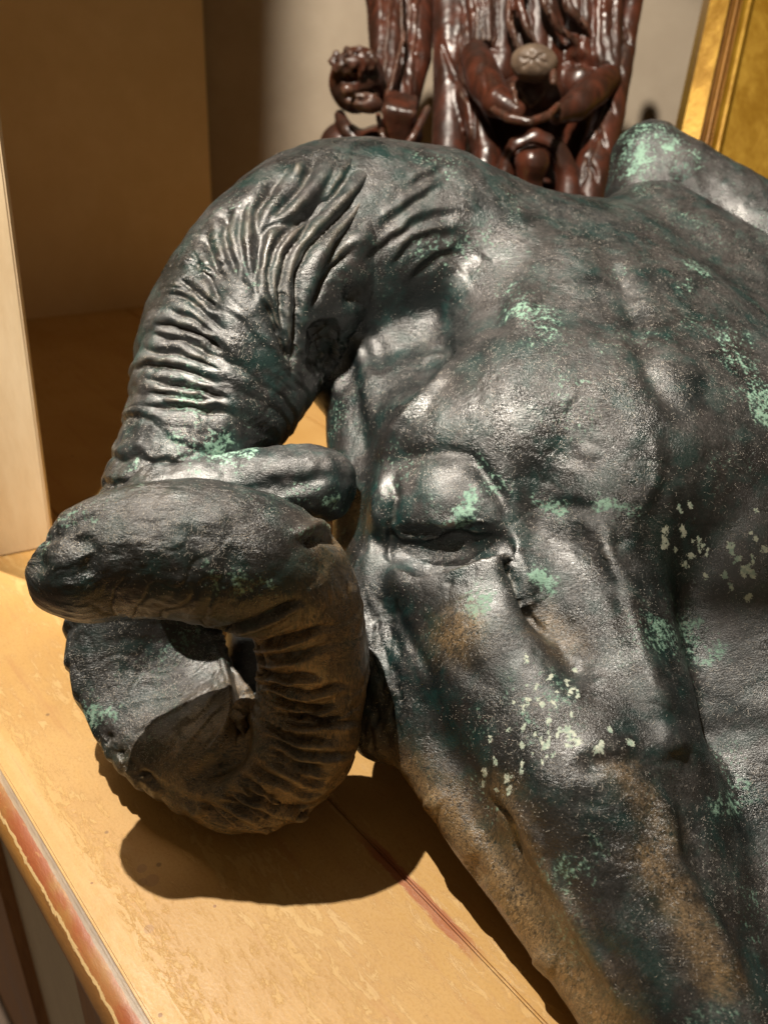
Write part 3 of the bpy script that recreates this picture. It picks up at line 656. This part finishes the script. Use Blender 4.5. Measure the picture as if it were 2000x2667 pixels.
# bronze web closing the middle of the coil
blob('horn_core', [('c', [(665, 1640, .615, 70), (645, 1850, .598, 100), (700, 1900, .565, 80)], .01, 1)], .003, BRONZE, ram, .001, 40)
# eyeball deep in the hollow
blob('eye', [('e', (1230, 1430, .545), (75, 46, 55), 1, 0, .01)], .003, BRONZE, ram, .0008, 60)

# lint and dust lying on the bronze: short curved fibres and grains, too small to pick apart
def lint(objs, nf, ng):
    lr = np.random.default_rng(5); Vs, Fs, n0 = [], [], 0
    for o, share in objs:
        me = o.data; V = getV(me); N = getN(me)
        view = CAM - V; view /= np.linalg.norm(view, axis=1)[:, None]
        wgt = np.clip((N * view).sum(1), 0, 1) * np.clip(.35 + N[:, 2], .1, 1.3) * sstep(-.5, .5, noise(V * 40 + 3)); cs = np.cumsum(wgt); cs /= cs[-1]
        k = int(nf * share); ix = np.searchsorted(cs, lr.random(k)); p, n = V[ix], N[ix]
        a = lr.normal(size=(k, 3)); a -= (a * n).sum(1)[:, None] * n; a /= np.linalg.norm(a, axis=1)[:, None]; b = np.cross(n, a)
        L = (.0006 + .0022 * lr.random(k) ** 2.2)[:, None]; cu = lr.normal(0, .45, k)[:, None]; wd = lr.uniform(.00004, .00009, k)[:, None]
        rows = []
        for u in (-.5, -.17, .17, .5):
            c = p + n * .00035 + a * L * u + b * L * cu * (u * u - .1)
            rows += [c - b * wd, c + b * wd]
        Q = np.stack(rows, 1).reshape(-1, 3); base = n0 + 8 * np.arange(k)[:, None]
        for j in range(3): Fs.append(base + np.array([2 * j, 2 * j + 2, 2 * j + 3, 2 * j + 1]))
        Vs.append(Q); n0 += len(Q)
        k = int(ng * share); ix = np.searchsorted(cs, lr.random(k)); p, n = V[ix], N[ix]
        a = lr.normal(size=(k, 3)); a -= (a * n).sum(1)[:, None] * n; a /= np.linalg.norm(a, axis=1)[:, None]; b = np.cross(n, a); r = (lr.uniform(.00012, .00034, k))[:, None]
        Q = np.stack([p + a * r + n * .0001, p + b * r + n * .0002, p - a * r * .9 + n * .0001, p - b * r + n * .0002, ], 1).reshape(-1, 3)
        Fs.append(n0 + 4 * np.arange(k)[:, None] + np.arange(4)); Vs.append(Q); n0 += len(Q)
    return mesh_from(np.concatenate(Vs), np.concatenate(Fs), 'dust')
kids = {c.name: c for c in ram.children}
DUSTM = plain('dust_lint', (0.42, 0.38, 0.33), (0.62, 0.58, 0.52), .7, 60)
du = obj('dust', lint([(kids['head'], .62), (kids['horn'], .38)], 12000, 14000), DUSTM, ram); du['kind'] = 'stuff'

# ------------------------------------------------------------------ carved wooden figures behind
ZF = 0.98
fig = thing('carved_figure', 'dark red brown carved wooden robed figure cradling a fruit behind the ram head', 'carving', P(1400, 620, ZF))
def wb(name, prims, parent, mat=WOOD, h=.0034, lump=.0007, strokes=None): return blob(name, prims, h, mat, parent, lump, 45, strokes)
def vlines(xs, y0, y1, w, d, drift=0):
    return [([(x, y0), (x + drift * .4 + 6 * math.sin(x), (y0 + y1) / 2), (x + drift, y1)], w, d, 'v') for x in xs]
wb('robe', [('c', [(1250, -120, ZF, 52), (1262, 120, ZF, 40)], .004, 1), ('c', [(1310, -120, ZF, 46), (1300, 190, ZF + .01, 42)], .004, 1), ('c', [(1390, -120, ZF + .015, 75), (1395, 200, ZF + .03, 80)], .006, 1),
            ('c', [(1365, -80, ZF - .03, 13), (1352, 10, ZF - .032, 13), (1372, 70, ZF - .03, 12), (1400, 130, ZF - .02, 9)], .003, 1), ('c', [(1330, -90, ZF - .03, 11), (1325, 60, ZF - .03, 11), (1350, 130, ZF - .02, 9)], .003, 1),
            ('c', [(1405, -80, ZF - .035, 14), (1418, 10, ZF - .035, 14), (1450, 70, ZF - .025, 12), (1500, 110, ZF - .01, 10)], .003, 1), ('c', [(1450, -80, ZF - .03, 14), (1480, 20, ZF - .03, 14), (1525, 70, ZF - .02, 11)], .003, 1),
            ('c', [(1500, -120, ZF + .01, 66), (1510, 220, ZF + .02, 60)], .006, 1), ('c', [(1560, -120, ZF - .01, 24), (1560, 190, ZF, 22)], .003, 1), ('c', [(1595, -120, ZF, 30), (1590, 200, ZF, 26)], .004, 1)], fig,
   strokes=vlines([1228, 1246, 1268, 1284, 1300, 1338, 1382, 1430, 1470, 1510, 1542, 1575, 1600], -60, 150, 7, -.004) + [([(1215, 126), (1265, 118), (1300, 128)], 12, -.008), ([(1470, 165), (1530, 160), (1590, 200)], 14, -.010)])
wb('arm', [('c', [(1238, 148, ZF - .01, 40), (1258, 205, ZF - .03, 48), (1290, 262, ZF - .05, 42), (1345, 290, ZF - .065, 26)], .008, 1)], fig, strokes=vlines([1268], 140, 250, 10, -.002))
wb('arm', [('c', [(1580, 205, ZF - .01, 36), (1545, 235, ZF - .03, 44), (1500, 275, ZF - .05, 40), (1450, 300, ZF - .065, 24)], .008, 1)], fig)
wb('bowl', [('e', (1385, 250, ZF - .02), (88, 58, 60), 1, 0, .01), ('c', [(1285, 285, ZF - .08, 10), (1325, 308, ZF - .09, 13), (1378, 318, ZF - .095, 14), (1425, 303, ZF - .09, 12), (1455, 272, ZF - .08, 9)], .004, 1), ('c', [(1440, 190, ZF - .08, 12), (1440, 215, ZF - .085, 11)], .003, 1), ('c', [(1335, 225, ZF - .07, 9), (1345, 270, ZF - .075, 9)], .003, 1)], fig,
   strokes=[([(1350, 230), (1385, 285)], 6, .003), ([(1420, 235), (1370, 290)], 6, .003)])
fr = blob('fruit', [('e', (1390, 165, ZF - .075), (62, 46, 48), 1, 8, .01)], .0028, WOOD2, fig, .0005, 60, [([(1390, 152), (1390 + 40 * math.cos(a), 156 + 28 * math.sin(a))], 5, -.0022) for a in np.linspace(.3, 2 * math.pi + .3, 7)[:-1]] + [([(1388, 150)], 7, .004)])
wb('leg', [('c', [(1385, 425, ZF - .05, 46), (1380, 470, ZF - .04, 34), (1372, 560, ZF - .03, 32), (1380, 660, ZF - .02, 42)], .008, 1)], fig)
wb('skirt', [('c', [(1300, 620, ZF - .01, 34), (1316, 440, ZF - .025, 26), (1345, 380, ZF - .035, 25), (1392, 360, ZF - .04, 25), (1445, 385, ZF - .035, 27), (1478, 450, ZF - .025, 30), (1480, 620, ZF - .01, 40)], .006, 1), ('c', [(1390, 500, ZF + .04, 95), (1390, 640, ZF + .04, 110)], .008, 1)], fig,
   strokes=[([(1335, 440), (1350, 395), (1392, 378), (1435, 400), (1452, 450)], 6, -.003)])
wb('side_board', [('c', [(1165, -120, ZF + .02, 40), (1170, 300, ZF + .02, 42), (1165, 650, ZF + .02, 55)], .006, 1), ('c', [(1200, -120, ZF + .02, 22), (1215, 250, ZF, 24), (1268, 400, ZF, 40), (1240, 640, ZF, 50)], .006, 1)], fig,
   strokes=[([(1150, 110), (1185, 200), (1235, 270)], 8, -.004), ([(1230, 260), (1235, 380), (1225, 500)], 8, -.004), ([(1205, 0), (1210, 150)], 6, -.003)])
wb('side_board', [('c', [(1672, -120, ZF + .02, 26), (1630, 80, ZF + .02, 30), (1585, 300, ZF, 42), (1540, 450, ZF - .01, 50), (1500, 650, ZF - .01, 52)], .006, 1)], fig, strokes=[([(1575 - i * 22, 235 + i * 88), (1600 - i * 22, 300 + i * 88)], 6, -.004) for i in range(-2, 4)] + [([(1640, 60), (1570, 300), (1500, 520)], 6, -.003)])
wb('back_board', [('c', [(1400, -120, ZF + .10, 190), (1380, 650, ZF + .10, 190)], .01, 1)], fig)

ZL = 1.02
fg2 = thing('carved_figure', 'dark brown carved wooden creature with a curly round head left of the robed figure', 'carving', P(1000, 420, ZL))
crl = [(920 + 50 * math.cos(a) * r, 160 + 30 * math.sin(a) * r, ZL - .098 + .012 * r) for r in (.25, .7, 1.1) for a in np.linspace(0, 2 * math.pi, int(3 + 8 * r))[:-1]]
wb('head', [('e', (930, 210, ZL - .05), (72, 82, 72), 1, 15, .01), ('e', (955, 268, ZL - .09), (44, 26, 30), 1, 10, .006), ('e', (905, 235, ZL - .105), (20, 16, 16), 1, 0, .006)] + [('c', [(x, y, z, 12)], .002, 1) for x, y, z in crl], fg2,
   strokes=[([(895, 258), (940, 250), (1000, 228)], 9, -.008), ([(885, 205), (925, 200)], 8, -.005), ([(960, 195), (985, 190)], 8, -.005)])
wb('mantle', [('c', [(985, -120, ZL, 42), (1010, 120, ZL - .01, 48), (1000, 250, ZL - .02, 40)], .004, 1), ('c', [(1060, -120, ZL, 44), (1062, 120, ZL, 46), (1035, 290, ZL - .01, 40)], .004, 1), ('c', [(1105, -120, ZL + .01, 32), (1095, 150, ZL, 30), (1060, 290, ZL, 26)], .004, 1), ('c', [(1040, -100, ZL - .045, 8), (1050, 100, ZL - .045, 8), (1000, 290, ZL - .06, 10)], .003, 1)], fg2,
   strokes=vlines([965, 1010, 1035, 1062, 1085, 1104], -60, 260, 7, -.004, -25))
wb('paw', [('c', [(1010 + 22 * i, 240 + 6 * i, ZL - .05, 12), (1012 + 20 * i, 285 + 4 * i, ZL - .065, 15), (1008 + 18 * i, 335, ZL - .05, 15)], .003, 1) for i in range(4)] + [('e', (1040, 350, ZL - .03), (62, 55, 48), 1, 0, .008)], fg2)
wb('haunch', [('c', [(885, 300, ZL - .03, 16), (905, 340, ZL - .05, 18), (940, 385, ZL - .05, 18)], .004, 1), ('e', (890, 390, ZL - .01), (62, 70, 60), 1, 20, .006), ('e', (970, 400, ZL - .02), (50, 55, 50), 1, 20, .006), ('c', [(985, 300, ZL - .06, 9), (995, 350, ZL - .07, 10), (1015, 400, ZL - .07, 10)], .003, 1), ('c', [(1112, 285, ZL - .05, 11), (1080, 350, ZL - .06, 11), (1040, 405, ZL - .06, 10)], .003, 1), ('c', [(1000, 430, ZL, 100), (1000, 560, ZL, 130)], .008, 1)], fg2)

def plinth(x0, x1, y, Z, parent):
    a, b = P(x0, y, Z), P(x1, y, Z); z1 = min(a[2], b[2]); yf, yb = a[1] - .05, a[1] + .13
    obj('plinth', box_pts([(a[0], yf, .001), (b[0], yf, .001), (b[0], yb, .001), (a[0], yb, .001), (a[0], yf, z1), (b[0], yf, z1), (b[0], yb, z1), (a[0], yb, z1)], 'plinth', .006), WOOD, parent)
plinth(1120, 1580, 585, ZF, fig); plinth(850, 1112, 500, ZL, fg2)

# ------------------------------------------------------------------ gilded frame at the right
ZG = 1.0
gf = thing('gilded_frame', 'golden gilded wooden frame with brown grooves along its left edge at upper right', 'frame', P(1850, 500, ZG))
top0, bot0 = P(1858, -60, ZG), P(1722, 560, ZG - .02)
upd = top0 - bot0; Lg = np.linalg.norm(upd); upd /= Lg
rt = R_ - (R_ @ upd) * upd; rt /= np.linalg.norm(rt); nf = np.cross(upd, rt)
if nf @ (CAM - bot0) < 0: nf = -nf
def strip(name, x0, x1, d0, d1, mat, rnd=False):
    k = ZG / FPX; x0 *= k; x1 *= k
    b0 = bot0 - upd * ((bot0[2] - .002) / upd[2])
    if not rnd: prof = [(x0, -.03), (x0, d0), (x1, d1), (x1, -.03)]
    else: prof = [(x0, -.03)] + [(x0 + (x1 - x0) * (.5 - .5 * math.cos(a)), d0 + d1 * math.sin(a)) for a in np.linspace(0, math.pi, 9)] + [(x1, -.03)]
    bm = bmesh.new(); r0 = [bm.verts.new(tuple(b0 + rt * a + nf * d)) for a, d in prof]; r1 = [bm.verts.new(tuple(b0 + rt * a + nf * d + upd * (Lg + .6))) for a, d in prof]
    k = len(prof)
    for j in range(k): bm.faces.new((r0[j], r0[(j + 1) % k], r1[(j + 1) % k], r1[j]))
    bm.faces.new(r0); bm.faces.new(r1); bmesh.ops.recalc_face_normals(bm, faces=bm.faces[:])
    me = bpy.data.meshes.new(name); bm.to_mesh(me); bm.free(); obj(name, me, mat, gf)
strip('outer_moulding', 0, 44, .008, .016, GOLD); strip('groove', 44, 60, .002, .002, GOLDD); strip('bead', 60, 74, .006, .006, GOLDD, True)
strip('groove', 74, 84, .001, .001, GOLDD); strip('bead', 84, 108, .006, .010, GOLD, True); strip('board', 108, 520, .004, .002, GOLD)
